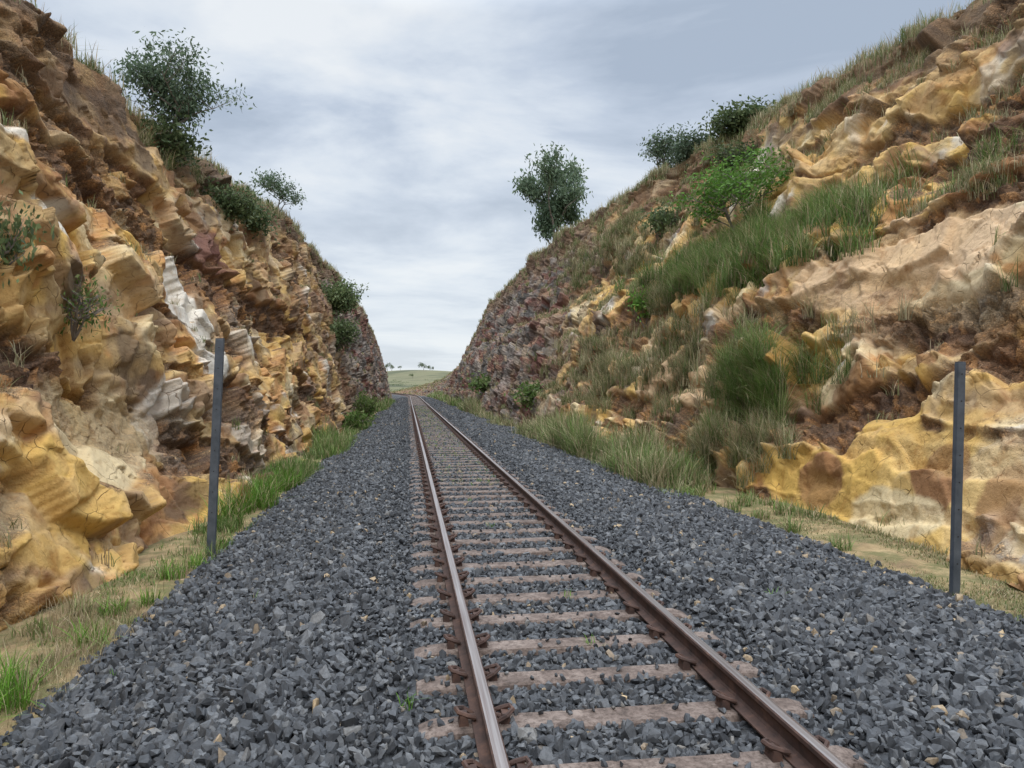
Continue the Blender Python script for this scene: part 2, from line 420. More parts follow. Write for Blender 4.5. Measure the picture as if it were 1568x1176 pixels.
        for (yc, zc, ry, rz, col, s) in [(10.5, .1, 3.4, 1.2, 'gold', .8), (20.5, 1.6, 3.2, 1.1, 'peach', .85), (13, 4.1, 3.6, 1.0, 'peach', .85), (12.2, .2, .65, .55, 'rust_and_shade', .9), (9.4, .5, .55, .5, 'rust_and_shade', .9), (8.2, 0, .4, .8, 'rust_and_shade', .7),
                                    (10.2, -.2, 1.0, .4, 'cream', .85), (10, 3.2, 2.4, .4, 'cream', .8), (15, 2.6, 2, .8, 'gold', .5), (18, 8, 5, 1.2, 'ochre', .4), (27, 3, 4, 1.2, 'peach', .5)]:
            c = mix(c, OC[col], s*blob(yc, zc, ry, rz)*(1-.85*rub))
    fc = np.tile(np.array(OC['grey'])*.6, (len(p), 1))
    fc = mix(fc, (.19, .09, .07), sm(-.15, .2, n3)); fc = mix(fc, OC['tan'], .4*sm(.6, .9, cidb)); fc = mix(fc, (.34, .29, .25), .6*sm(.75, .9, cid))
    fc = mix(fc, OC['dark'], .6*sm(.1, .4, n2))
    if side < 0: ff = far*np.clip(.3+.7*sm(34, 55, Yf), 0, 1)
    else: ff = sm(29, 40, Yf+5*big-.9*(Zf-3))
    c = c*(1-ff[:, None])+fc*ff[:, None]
    hi = sm(.78, .93, Tf+.10*n2)
    c = mix(c, (.20, .13, .08), .8*hi)
    c = mix(c, (.085, .065, .052), .6*hi*sm(0, .25, n3))
    sl = sm(.66, .85, up+.18*n2)*(1-smooth*.7)
    soil = np.clip(sl+hi*.35+.5*rub, 0, 1)*(1-smooth*.7)
    sc_ = mix(np.tile(np.array((.25, .165, .10)), (len(p), 1)), (.38, .275, .165), sm(-.2, .4, n2))
    c = c*(1-sl[:, None])+sc_*sl[:, None]
    gr = sm(.98, 1.04, Tf)
    c = mix(c, (.15, .14, .06), gr*.8); soil = np.clip(soil+gr, 0, 1)
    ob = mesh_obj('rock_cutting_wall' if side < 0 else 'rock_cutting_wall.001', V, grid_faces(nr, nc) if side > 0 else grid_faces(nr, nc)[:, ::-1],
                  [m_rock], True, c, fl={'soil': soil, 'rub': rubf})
    return dict(G=G, y=y, nr=nr, nc=nc, R=R, T=T, up=up.reshape(nr, nc), area=ar, V=V, n2=n2.reshape(nr, nc), n1=n1.reshape(nr, nc))

WL = make_wall(-1); WR = make_wall(1)
def on_wall(W, y, z):
    j = int(np.argmin(abs(W['y']-y))); col = W['G'][:W['R'], j]
    i = int(np.argmin(abs(col[:, 2]-z))); return col[i].copy()
def on_top(W, y, d=0.3):
    j = int(np.argmin(abs(W['y']-y))); row = W['R']+int(d/3*26) if d < 3 else W['R']+26+int((d-3)/11*22)
    return W['G'][row, j].copy()

# ------------------------------------------------------------ ground sheet
def gz(x, y):
    xl = x-shift(np.minimum(y, 300))
    z = np.interp(xl, [-200, -12, -6, -3.2, -2.4, 5.4, 7, 12, 200], [-2, -1.6, -.8, -.60, -.62, -.50, -.46, -1.6, -2])
    f = sm(200, 330, y)
    hl = sm(260, 860, y)*(22+7*np.sin(x*.012-.9)+3*np.sin(x*.019+2)+2*np.sin(x*.05+y*.01))
    hl2 = -sm(900, 1500, y)*14+sm(1800, 4000, y)*50
    side_ = sm(140, 900, abs(x))*14
    return z*(1-f)+(-1.2)*f+hl+hl2+side_*sm(0, 300, y)
u = np.linspace(-1, 1, 261); gx = 3000*np.sign(u)*(np.abs(u)**4)+12*u
v_ = np.linspace(0, 1, 300); gy = -60+60*v_+4500*v_**4+120*v_
GX, GY = np.meshgrid(gx, gy)
nn = np.stack([GX.ravel(), GY.ravel(), np.zeros(GX.size)], 1)
GZ = gz(GX.ravel(), GY.ravel())+.04*fbm(nn*.8, 3, 5)
mesh_obj('ground', np.stack([nn[:, 0], nn[:, 1], GZ], 1), grid_faces(*GX.shape), [m_ground], True)

# ------------------------------------------------------------ ballast
def bz(x, y):
    xl = x-shift(y)
    return np.interp(xl, [-2.95, -2.6, -1.0, -.2, 2.5, 3.7, 5.5, 6.0], [-.80, -.62, -.22, -.172, -.175, -.22, -.46, -.62])
xs = np.linspace(-2.95, 6.0, 90)
yy = np.concatenate([np.arange(-12, 40, .2), np.arange(40, 262, 1.0)])
BX, BY = np.meshgrid(xs, yy)
BXw = BX+shift(BY)
q = np.stack([BX.ravel(), BY.ravel(), 0*BX.ravel()], 1)
BZ = bz(BXw.ravel(), BY.ravel())+.02*fbm(q*1.3, 3, 3)-.03
edge = .15*fbm(q*np.array([0, .9, 0]), 3, 8)*((BX.ravel() < -2.2)*1.0+(BX.ravel() > 4.8)*1.0)
mesh_obj('ballast_bed', np.stack([BXw.ravel()+edge, BY.ravel(), BZ], 1), grid_faces(*BX.shape), [m_bed], True)

stone_coll = bpy.data.collections.new('ballast_stone_shapes')
for k in range(14):
    bm = bmesh.new()
    r = np.random.default_rng(50+k)
    for i in range(13):
        v = r.normal(size=3); v /= np.linalg.norm(v)
        v = v*np.array([.62, .5, .38])*(.8+.35*r.random())
        bm.verts.new(v)
    res = bmesh.ops.convex_hull(bm, input=bm.verts)
    bmesh.ops.delete(bm, geom=[g for g in res['geom_interior'] if isinstance(g, bmesh.types.BMVert)], context='VERTS')
    me = bpy.data.meshes.new('ballast_stone'); bm.to_mesh(me); bm.free(); me.materials.append(m_stone)
    stone_coll.objects.link(bpy.data.objects.new('ballast_stone_shape_%d' % k, me))
S = 0.6; Y0 = 0.47
def scatter(y0, y1, dens, x0=-2.9, x1=5.9):
    n = int((y1-y0)*(x1-x0)*dens)
    x = rng.uniform(x0, x1, n); y = rng.uniform(y0, y1, n); return x, y
parts = [scatter(-1, 3, 60), scatter(3, 7, 580), scatter(7, 12, 500), scatter(12, 22, 340), scatter(22, 40, 170), scatter(40, 75, 60), scatter(75, 130, 20)]
x = np.concatenate([a for a, _ in parts]); y = np.concatenate([a for _, a in parts])
edge_n = .22*fbm(np.stack([x*0, y*1.1, x*0], 1), 3, 8)
keep = (x > -2.75+edge_n+.18*rng.normal(size=len(x))) & (x < 5.6+edge_n+.2*rng.normal(size=len(x)))
crib = (x > 0.02) & (x < 2.32)
ph = np.abs(((y-Y0)/S) % 1-.5)*S
onslp = crib & (ph > S/2-.095)
keep &= ~(onslp & (rng.random(len(x)) > .11))
for rx in (0.42, 1.92): keep &= ~(np.abs(x-rx) < .085)
x, y, crib, onslp = x[keep], y[keep], crib[keep], onslp[keep]
sz = np.where(crib | (x > -.4)*(x < 2.6), .046, .065)*np.exp(.28*rng.normal(size=len(x)))
sz *= np.where(y > 22, 1.1, 1)*np.where(y > 40, 1.3, 1)
xw = x+shift(y)
z = bz(xw, y)+.02*fbm(np.stack([x, y, 0*x], 1)*1.3, 3, 3)-.020+rng.uniform(-.01, .04, len(x))*np.where(crib, .5, 1)
z = np.where(onslp, -.15, z)
sz = np.where(onslp, sz*.75, sz)
pm = bpy.data.meshes.new('gravel_ballast'); pm.vertices.add(len(x))
pm.vertices.foreach_set('co', np.stack([xw, y, z], 1).astype(np.float32).ravel())
a = pm.attributes.new('rot', 'FLOAT_VECTOR', 'POINT'); a.data.foreach_set('vector', rng.uniform(0, 6.28, (len(x), 3)).astype(np.float32).ravel())
a = pm.attributes.new('scl', 'FLOAT_VECTOR', 'POINT'); a.data.foreach_set('vector', (sz[:, None]*rng.uniform(.85, 1.25, (len(x), 3))).astype(np.float32).ravel())
a = pm.attributes.new('idx', 'INT', 'POINT'); a.data.foreach_set('value', rng.integers(0, 14, len(x)).astype(np.int32))
gob = bpy.data.objects.new('gravel_ballast', pm); scene.collection.objects.link(gob); pm.materials.append(m_stone)
ng = bpy.data.node_groups.new('scatter_stones', 'GeometryNodeTree')
ng.interface.new_socket('Geometry', in_out='INPUT', socket_type='NodeSocketGeometry')
ng.interface.new_socket('Geometry', in_out='OUTPUT', socket_type='NodeSocketGeometry')
gi = ng.nodes.new('NodeGroupInput'); go = ng.nodes.new('NodeGroupOutput')
iop = ng.nodes.new('GeometryNodeInstanceOnPoints'); ci = ng.nodes.new('GeometryNodeCollectionInfo')
ci.inputs['Collection'].default_value = stone_coll; ci.inputs['Separate Children'].default_value = True; ci.inputs['Reset Children'].default_value = True
def na(n, t):
    k = ng.nodes.new('GeometryNodeInputNamedAttribute'); k.data_type = t; k.inputs['Name'].default_value = n; return k.outputs[0]
ng.links.new(gi.outputs[0], iop.inputs['Points']); ng.links.new(ci.outputs[0], iop.inputs['Instance'])
iop.inputs['Pick Instance'].default_value = True
ng.links.new(na('idx', 'INT'), iop.inputs['Instance Index'])
e2r = ng.nodes.new('FunctionNodeEulerToRotation'); ng.links.new(na('rot', 'FLOAT_VECTOR'), e2r.inputs[0]); ng.links.new(e2r.outputs[0], iop.inputs['Rotation'])
ng.links.new(na('scl', 'FLOAT_VECTOR'), iop.inputs['Scale']); ng.links.new(iop.outputs[0], go.inputs[0])
md = gob.modifiers.new('scatter', 'NODES'); md.node_group = ng

# ------------------------------------------------------------ track
track = bpy.data.objects.new('railway_track', None); scene.collection.objects.link(track)
prof = [(-.070, -.152), (-.070, -.143), (-.020, -.128), (-.009, -.115), (-.009, -.048), (-.030, -.036), (-.035, -.030), (-.035, -.008), (-.027, -.001), (-.012, 0.0),
        (.012, 0.0), (.027, -.001), (.035, -.008), (.035, -.030), (.030, -.036), (.009, -.048), (.009, -.115), (.020, -.128), (.070, -.143), (.070, -.152)]
ty = np.concatenate([np.arange(-12, 120, 3.0), np.arange(120, 262, 1.5)])
for nm, rx in (('rail_left', .42), ('rail_right', 1.92)):
    mb = MB(); np_ = len(prof); vs = []
    for yv in ty:
        for (a_, z_) in prof: vs.append((rx+a_+float(shift(yv)), yv, z_))
    for k in range(np_):
        k2 = (k+1) % np_
        fs = [(i*np_+k, i*np_+k2, (i+1)*np_+k2, (i+1)*np_+k) for i in range(len(ty)-1)]
        mi = 1 if k in (8, 9, 10) else 0
        if k == 0: mb.add(vs, fs, (1, 1, 1), mi)
        else: mb.f.setdefault((4, mi), []).append(np.array(fs))
    mb.build(nm, [m_rust, m_run], False, track)
mb = MB()
sy = np.arange(Y0, 250, S)-S*3
for yv in sy:
    if yv < -6: continue
    jx = random.uniform(-.025, .025); jr = random.uniform(-.012, .012); jz = random.uniform(-.006, .004)
    cx = 1.17+jx; cross = [(-.125, -.11), (-.10, -.012), (-.085, 0), (.085, 0), (.10, -.012), (.125, -.11)]
    st = [(-1.15, -.10), (-1.13, -.035), (-1.05, -.008), (-.9, 0), (-.3, -.004), (.3, -.004), (.9, 0), (1.05, -.008), (1.13, -.035), (1.15, -.10)]
    vs = []
    for (sxx, sz_) in st:
        for (cy, cz) in cross:
            vs.append((cx+sxx+float(shift(yv)), yv+cy+jr*sxx+random.uniform(-.007, .007), -.156+sz_+cz+jz))
    n6 = 6
    fs = [(i*n6+k, i*n6+k+1, (i+1)*n6+k+1, (i+1)*n6+k) for i in range(len(st)-1) for k in range(n6-1)]
    mb.add(vs, fs)
mb.build('sleepers', [m_slp], False, track)
tm = MB()
tube(tm, [(.05, -.05, .0), (.10, -.055, .03), (.135, -.02, .045), (.125, .02, .045), (.08, .03, .03), (.05, .03, .02), (.05, .0, .015), (.08, -.01, .01), (.12, -.01, .0)], [.012]*9, 6)
tv = np.concatenate(tm.v); tf = np.concatenate([np.concatenate(l) for l in tm.f.values()])
bx = np.array([(a_, b_, c_) for a_ in (.075, .125) for b_ in (-.035, .035) for c_ in (-.03, .03)], float)
bx[bx[:, 2] > 0, 0] = (bx[bx[:, 2] > 0, 0]-.1)*.7+.1
bf = np.array([(0, 1, 3, 2), (4, 6, 7, 5), (0, 4, 5, 1), (2, 3, 7, 6), (1, 5, 7, 3), (0, 2, 6, 4)])
tf = np.concatenate([tf, bf+len(tv)]); tv = np.concatenate([tv, bx])
tv = tv*np.array([1.15, 1.3, 1.15])
mb = MB()
for yv in sy:
    if yv < -3 or yv > 70: continue
    for rx in (.42, 1.92):
        for sgn in (-1, 1):
            vv = tv.copy(); vv[:, 0] *= sgn; vv[:, 1] *= sgn
            vv += np.array([rx, yv, -.140]); mb.add(vv, tf)
mb.build('rail_clips', [m_rust], False, track)

# ------------------------------------------------------------ posts
def post(name, x, y, zb, zt, w, lean):
    par = bpy.data.objects.new(name, None); scene.collection.objects.link(par)
    h = zt-zb+.3
    o = [(-w/2, -w*.35), (w/2, -w*.35), (w/2, w*.35), (w/2-.018, w*.35), (w/2-.018, w*.35-.006), (w/2-.006, w*.35-.006), (w/2-.006, -w*.35+.006), (-w/2+.006, -w*.35+.006),
         (-w/2+.006, w*.35-.006), (-w/2+.018, w*.35-.006), (-w/2+.018, w*.35), (-w/2, w*.35)]
    mb = MB(); vs = []
    zs = [0, h*.5, h-.012, h]
    for zz in zs:
        s = 1 if zz < h-.001 else .93
        for (a_, b_) in o: vs.append((a_*s+lean*zz, b_*s, zz))
    n = len(o); fs = [(i*n+k, i*n+(k+1) % n, (i+1)*n+(k+1) % n, (i+1)*n+k) for i in range(len(zs)-1) for k in range(n)]
    mb.add(vs, fs)
    cz = h; c4 = [(-w/2+lean*cz, -w*.35, cz+.001), (w/2+lean*cz, -w*.35, cz+.001), (w/2+lean*cz, w*.35, cz+.001), (-w/2+lean*cz, w*.35, cz+.001)]
    c8 = c4+[(a_, b_, c_+.008) for a_, b_, c_ in c4]
    mb.add(c8, [(3, 2, 1, 0), (4, 5, 6, 7), (0, 1, 5, 4), (1, 2, 6, 5), (2, 3, 7, 6), (3, 0, 4, 7)])
    ob = mb.build('channel', [m_post], False, par)
    hb = MB()
    for k in range(9):
        zz = h-.12-k*.28
        if zz < .4: break
        tube(hb, [(lean*zz, -w*.35-.004, zz), (lean*zz, -w*.35+.002, zz)], [.008, .008], 8)
        hb.add([(lean*zz+.008*math.cos(a_), -w*.35-.004, zz+.008*math.sin(a_)) for a_ in np.arange(8)*math.pi/4][::-1], [tuple(range(8))])
    hb.build('bolt_heads', [m_hole], False, par)
    par.location = (x, y, zb-.3); return par
post('steel_post', -2.66, 10.55, -.52, 2.34, .105, .04)
post('steel_post.001', 5.60, 6.95, -.47, 1.94, .082, .03)

# ------------------------------------------------------------ grass
def blades(P, H, W, lean, cols, bend=0.5):
    n = len(P); an = rng.uniform(0, 6.283, n)
    d = np.stack([np.cos(an), np.sin(an), 0*an], 1); sd = np.stack([-np.sin(an+rng.normal(size=n)*.6), np.cos(an), 0*an], 1)
    lv = [0, .4, .75, 1]; vs = []
    for k, f in enumerate(lv):
        c = P+d*(lean*H*(f**1.8))[:, None]
        c = c+np.array([0, 0, 1])*(H*(f-bend*lean*f*f*.6))[:, None]
        w = W*(1, .85, .55, 0)[k]
        if k < 3: vs += [c-sd*w[:, None]/2, c+sd*w[:, None]/2]
        else: vs += [c]
    V = np.stack(vs, 1).reshape(-1, 3); o = (np.arange(n)*7)[:, None]
    F4 = np.concatenate([o+np.array([0, 1, 3, 2]), o+np.array([2, 3, 5, 4])]); F3 = o+np.array([4, 5, 6])
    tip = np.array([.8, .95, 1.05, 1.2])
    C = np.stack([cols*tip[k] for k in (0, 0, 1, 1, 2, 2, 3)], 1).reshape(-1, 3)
    return V, F4, F3, C
GREEN = np.array([(.095, .17, .038), (.135, .22, .052), (.175, .25, .075), (.24, .27, .11)])
OLIVE = np.array([(.12, .165, .05), (.18, .21, .075), (.26, .265, .125), (.36, .33, .19)])
LUSH = np.array([(.10, .22, .025), (.14, .29, .035), (.19, .34, .055)])
STRAW = np.array([(.40, .32, .19), (.50, .41, .26), (.34, .26, .155)])
def pick(pal, n): return pal[rng.integers(0, len(pal), n)]*rng.uniform(.75, 1.25, (n, 1))
class Grass:
    def __init__(s): s.m = MB()
    def add(s, P, h, w, lean, pal, straw=.15, bend=.5):
        n = len(P)
        if n == 0: return
        H = h*rng.uniform(.45, 1.15, n); W = w*rng.uniform(.6, 1.2, n); Ln = np.abs(rng.normal(size=n))*lean+.1
        c = pick(pal, n); k = rng.random(n) < straw; c[k] = pick(STRAW, k.sum())
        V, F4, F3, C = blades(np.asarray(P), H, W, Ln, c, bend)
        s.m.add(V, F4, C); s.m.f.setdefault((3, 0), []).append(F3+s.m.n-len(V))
    def build(s, name): return s.m.build(name, [m_grass], False)
def clump(c, r, n, flat=1.0):
    a = rng.uniform(0, 6.283, n); q = r*np.sqrt(rng.random(n))
    return np.asarray(c)+np.stack([q*np.cos(a), q*np.sin(a), 0*a-.03], 1)
def verge(g, y0, y1, xa, xb, nclump, h, pal, straw, per=45, r=.16, w=.008, gate=.0):
    for _ in range(nclump):
        yv = y0+(y1-y0)*random.random()**1.0; xv = random.uniform(xa, xb)
        nv = float(fbm(np.array([[xv*.8, yv*.55/(1+yv/60), 3.0]]), 2, 41)[0])
        if nv < gate-.12+random.uniform(-.1, .1): continue
        xx = xv+float(shift(yv)); zz = float(gz(np.array([xx]), np.array([yv]))[0])
        hm = (.45+1.4*max(nv+.1, 0))*random.uniform(.7, 1.4)
        g.add(clump((xx, yv, zz), r*random.uniform(.6, 1.5), per), h*hm, w*(1+yv/25), .45, pal*random.uniform(.75, 1.2), straw*random.uniform(.3, 1.8))
def spots(g, L_, h, pal, straw, per=90, r=.14, w=.008):
    for (xx, yv) in L_:
        zz = float(gz(np.array([xx]), np.array([yv]))[0])
        g.add(clump((xx, yv, zz), r*random.uniform(.8, 1.3), per), h*random.uniform(.8, 1.2), w*(1+yv/25), .55, pal, straw)
g = Grass()
spots(g, [(-3.05, 5.2), (-2.9, 5.4), (-3.15, 5.7), (-2.8, 5.75), (-3.0, 6.0), (-2.85, 5.1), (-3.2, 5.3)], .36, LUSH, .1, 120)
spots(g, [(-2.8, 7.1), (-2.7, 8.3), (-2.95, 8.0), (-2.62, 9.9), (-2.58, 10.9), (-2.8, 9.4)], .26, LUSH*.9, .15, 80, .12)
spots(g, [(-2.9, 12.6), (-3.0, 13.8), (-2.7, 14.4), (-2.9, 15.6), (-2.75, 16.8), (-2.6, 17.4), (-3.0, 18.2), (-2.8, 19.5)], .65, LUSH*.75, .15, 170, .25, .010)
verge(g, 6, 12, -3.5, -2.6, 70, .20, GREEN, .3, gate=-.1)
verge(g, 12, 22, -3.4, -2.5, 170, .55, GREEN, .12, 60, .22, .010)
verge(g, 22, 45, -3.1, -2.2, 190, .7, GREEN, .12, 50, .3, .012)
verge(g, 45, 120, -2.8, -2.1, 150, .7, GREEN, .15, 40, .4, .012)
g.build('verge_grass')
g = Grass()
verge(g, 6, 11.5, 5.5, 7.0, 380, .12, OLIVE, .35, 45, .18, gate=-.35)
spots(g, [(5.75, 9.2), (5.7, 10.4), (5.8, 11.6), (5.6, 12.3), (6.3, 11.8), (6.1, 12.8), (6.4, 13.3)], .32, GREEN, .2, 90, .15)
verge(g, 11.5, 15, 5.4, 6.7, 150, .5, GREEN, .2, 60, .22, .010, -.15)
verge(g, 13.5, 28, 5.0, 6.4, 220, 1.0, GREEN, .2, 60, .28, .011)
verge(g, 13.5, 28, 5.0, 6.4, 220, 1.0, OLIVE, .3, 60, .28, .011)
verge(g, 28, 60, 4.7, 6.0, 400, 1.1, OLIVE, .2, 45, .4, .012)
verge(g, 60, 150, 4.7, 5.8, 230, 1.0, GREEN, .2, 40, .5, .014)
g.build('verge_grass.001')
g = Grass()
verge(g, 5.4, 8.8, -3.4, -2.7, 80, .24, STRAW*.7, .9, 50, .3, .004, -.2)
g.build('dry_grass')
g = Grass()
for (wx, wy) in [(1.1, 9.8), (1.4, 6.4), (-2.2, 6.0), (1.2, 14), (.95, 17), (1.3, 20), (3.1, 22), (3.4, 26), (1.3, 5.2), (-1.4, 7.3), (4.9, 8.8), (1.0, 12), (3.3, 6.3), (.0, 4.4), (2.9, 30), (3.3, 19)]:
    g.add(clump((wx, wy, float(bz(np.array(wx), np.array(wy)))), .05, 16), .11, .007, .6, LUSH, .1)
n = 600; wy = rng.uniform(14, 70, n); wx = rng.uniform(.6, 1.8, n)
for i in range(n): g.add(clump((wx[i], wy[i], -.18), .07, 6), .12, .010*(1+wy[i]/30), .7, GREEN, .1)
g.build('track_weeds')

def wall_grass(W, name, wfun, n, h, pal, straw, lean=.4, per=14, r=.1, w=.007, ymin=4):
    wt = wfun(W)*W['area']*(W['y'][None, :] > ymin)
    wt = wt/(1+(np.maximum(W['y'][None, :], 0)/30)**1.5)
    wt = np.nan_to_num(wt).ravel(); s = wt.sum()
    if s <= 0: return
    ii = rng.choice(len(wt), n, p=wt/s); g = Grass()
    P = W['V'][ii]
    k = np.repeat(np.arange(n), per); a = rng.uniform(0, 6.283, len(k)); q = r*rng.uniform(.5, 1.8, n)[k]*np.sqrt(rng.random(len(k)))
    PP = P[k]+np.stack([q*np.cos(a), q*np.sin(a), 0*a-.04], 1)
    hs = h*rng.uniform(.5, 1.3, n)[k]
    ww = w*(1+PP[:, 1]/28)
    nn_ = len(PP)
    c = (pal[rng.integers(0, len(pal), n)][k])*rng.uniform(.75, 1.25, (nn_, 1)); st = rng.random(nn_) < straw; c[st] = pick(STRAW, st.sum())
    V, F4, F3, C = blades(PP, hs*rng.uniform(.5, 1.1, nn_), ww, np.abs(rng.normal(size=nn_))*lean+.1, c)
    g.m.add(V, F4, C); g.m.f.setdefault((3, 0), []).append(F3)
    g.build(name)
def yy_(W): return W['y'][None, :]
wall_grass(WL, 'ledge_grass', lambda W: sm(.5, .75, W['up'])*sm(-.05, .25, W['n2'])*(W['T'] < 1)*(.08+.92*sm(.78, .9, W['T'])+.4*sm(24, 40, yy_(W))), 1700, .30, OLIVE, .35, per=16, w=.009)
wall_grass(WL, 'crest_grass', lambda W: ((W['T'] > .95) & (W['T'] < 1.3))*(sm(-.35, .1, W['n2'])+.1)*sm(12, 22, yy_(W)+0*W['T']), 3400, .45, OLIVE, .45, .25, per=14, r=.14, w=.009)
wall_grass(WR, 'ledge_grass.001', lambda W: sm(.5, .75, W['up'])*sm(-.1, .25, W['n2'])*(W['T'] < 1)*(.05+.5*sm(.6, .7, W['T'])+.6*sm(18, 30, yy_(W)))*(1-.6*sm(34, 45, yy_(W))), 3400, .38, OLIVE, .3, per=18, r=.14, w=.009)
wall_grass(WR, 'crest_grass.001', lambda W: ((W['T'] > .95) & (W['T'] < 1.35))*(sm(-.3, .1, W['n2'])+.12)*(.45+.55*sm(14, 22, yy_(W))), 4200, .5, OLIVE, .4, .25, per=15, r=.16, w=.009)
wall_grass(WR, 'bench_grass', lambda W: ((W['T'] > .42) & (W['T'] < .63))*np.exp(-((yy_(W)-21.5)/4.5)**2)*sm(-.15, .25, W['n2']), 800, .85, GREEN, .2, .6, per=34, r=.2, w=.011)
wall_grass(WR, 'bench_grass.001', lambda W: ((W['T'] > .47) & (W['T'] < .62))*np.exp(-((yy_(W)-11)/3.0)**2)*sm(.0, .3, W['n2']), 130, .35, OLIVE, .3, .5, per=30, r=.15, w=.008)
wall_grass(WR, 'upper_slope_grass', lambda W: ((W['T'] > .62) & (W['T'] < .96))*sm(21, 30, yy_(W))*sm(50, 34, yy_(W))*sm(-.05, .25, W['n1']), 800, .5, OLIVE, .35, .5, per=26, r=.22, w=.010)
wall_grass(WR, 'mid_ledge_grass', lambda W: ((W['T'] > .12) & (W['T'] < .36))*np.exp(-((yy_(W)-27)/9.0)**2)*sm(-.1, .3, W['n2']), 450, .7, OLIVE, .35, .5, per=28, r=.2, w=.010)
def tussock(name, W, y, z, ry, rz, n, h, pal=GREEN, straw=.15, lean=.7, w=.012, per=110):
    g = Grass()
    for _ in range(n):
        c = on_wall(W, y+random.gauss(0, ry), z+random.gauss(0, rz))
        g.add(clump(c, .22, per), h*random.uniform(.6, 1.1), w, lean, pal*random.uniform(.75, 1.2), straw*random.uniform(.5, 1.6), .6)
    g.build(name)
tussock('grass_tussock', WR, 15.9, 1.6, .7, .45, 80, 1.3, GREEN*1.1, .20, .8)
tussock('grass_tussock.001', WR, 15.2, .3, .9, .3, 34, .95, OLIVE, .3)
tussock('grass_tussock.002', WR, 18.2, 6.0, .7, .25, 34, .95, GREEN*1.1, .12)
tussock('grass_tussock.003', WR, 21.0, 5.2, 1.2, .5, 40, 1.1, GREEN*1.05, .15)
tussock('grass_tussock.004', WR, 24.5, 4.6, 1.2, .5, 26, 1.0, OLIVE, .25)
tussock('grass_tussock.005', WR, 12.3, 5.9, 1.0, .15, 8, .45, GREEN*1.2, .2)
tussock('grass_tussock.006', WL, 20.5, 8.0, 1.5, .5, 18, .7, OLIVE, .3)
tussock('grass_tussock.007', WR, 26, 1.8, 1.5, .6, 22, 1.0, OLIVE, .3)
tussock('grass_tussock.008', WR, 20.5, 2.3, .6, .4, 14, .9, OLIVE, .35)

# ------------------------------------------------------------ trees & shrubs
def leaves(mb, C, size, cols, aspect=.35, droop=.5):
    n = len(C)
    d = rng.normal(size=(n, 3)); d[:, 2] -= droop; d /= np.linalg.norm(d, axis=1)[:, None]
    e = np.cross(d, rng.normal(size=(n, 3))); e /= np.linalg.norm(e, axis=1)[:, None]
    s = size*rng.uniform(.6, 1.3, n)[:, None]
    V = np.stack([C, C+d*s*.5+e*s*aspect*.5, C+d*s, C+d*s*.5-e*s*aspect*.5], 1).reshape(-1, 3)
    F = (np.arange(n)*4)[:, None]+np.arange(4)
    mb.add(V, F, np.repeat(cols, 4, 0), 1)
def plant(name, base, height, spread, nstem=1, levels=3, leaf=.09, nleaf=6000, pal=GREEN, lean=(0, 0), trunk_r=.06, clear=.3, clr=.35, aspect=.35, droop=.5, seed=1, wexp=1.3, bf=.45):
    rnd = random.Random(seed); mb = MB(); tips = []
    def grow(p, d, ln, r, lv):
        n = 4; pts = [p]; q = p; dd = d
        for i in range(n):
            dd = (dd+Vector((rnd.gauss(0, .16), rnd.gauss(0, .16), rnd.gauss(.05, .1)))).normalized()
            q = q+dd*ln/n; pts.append(q)
        tube(mb, pts, [r*(1-.5*i/n) for i in range(n+1)], 6 if lv > 1 else 4)
        if lv <= 1: tips.extend([(pts[k], ln) for k in range(1, n+1)])
        if lv == 0: return
        nb = rnd.randint(3, 4)
        for k in range(nb):
            f = rnd.uniform(bf if lv == levels else .25, 1); idx = min(int(f*n), n-1); pp = pts[idx].lerp(pts[idx+1], f*n-idx)
            a = rnd.uniform(0, 6.283); up = rnd.uniform(.2, .9)
            nd = (Vector((math.cos(a)*spread/height*1.7, math.sin(a)*spread/height*1.7, up))+dd*.5).normalized()
            grow(pp, nd, ln*rnd.uniform(.5, .75), r*.5, lv-1)
    for s in range(nstem):
        d = Vector((lean[0]+(rnd.gauss(0, .35) if nstem > 1 else 0), lean[1]+(rnd.gauss(0, .35) if nstem > 1 else 0), 1)).normalized()
        grow(Vector(base)-Vector((0, 0, .15)), d, height*(clear+.22), trunk_r*rnd.uniform(.7, 1), levels)
    T = np.array([tuple(t[0]) for t in tips])
    w = rng.random(len(T))**wexp+.03; k = rng.choice(len(T), nleaf, p=w/w.sum())
    C = T[k]+rng.normal(size=(nleaf, 3))*clr*.42*np.array([1, 1, .8])
    ccol = pal[rng.integers(0, len(pal), len(T))][k]*rng.uniform(.7, 1.3, (nleaf, 1))
    leaves(mb, C, leaf, ccol, aspect, droop)
    V = mb.v; b0 = np.array(base, float)
    zt = np.percentile(C[:, 2], 99)-b0[2]; mx_ = C[:, :2].mean(0)-b0[:2]
    xr = np.percentile(np.abs(C[:, 0]-C[:, 0].mean()), 96)
    kz = height/max(zt, .1); kx = (spread/2)/max(xr, .1)
    for i in range(len(V)):
        q = V[i]-b0; hf = np.clip(q[:, 2]/max(zt, .1), 0, 1)[:, None]
        q[:, :2] -= hf*mx_[None]*1.2
        q[:, :2] += hf*np.array(lean)[None]*height/kx
        V[i] = b0+q*np.array([kx, kx, kz])
    return mb.build(name, [m_bark, m_leaf], False)
EUC = np.array([(.085, .125, .075), (.12, .165, .10), (.155, .20, .125), (.07, .105, .055)])
DARKG = np.array([(.055, .08, .033), (.08, .11, .045), (.11, .135, .06)])
BRIGHT = np.array([(.10, .22, .03), (.14, .28, .045), (.18, .33, .07)])
def down(p, d=.1): p = np.array(p, float); p[2] -= d; return tuple(p)
plant('eucalyptus_sapling', down(on_wall(WL, 20.6, 7.9)), 2.6, 2.1, 2, 4, .10, 5600, EUC*1.15, (0.14, 0), .04, .25, .32, .36, .6, 3)
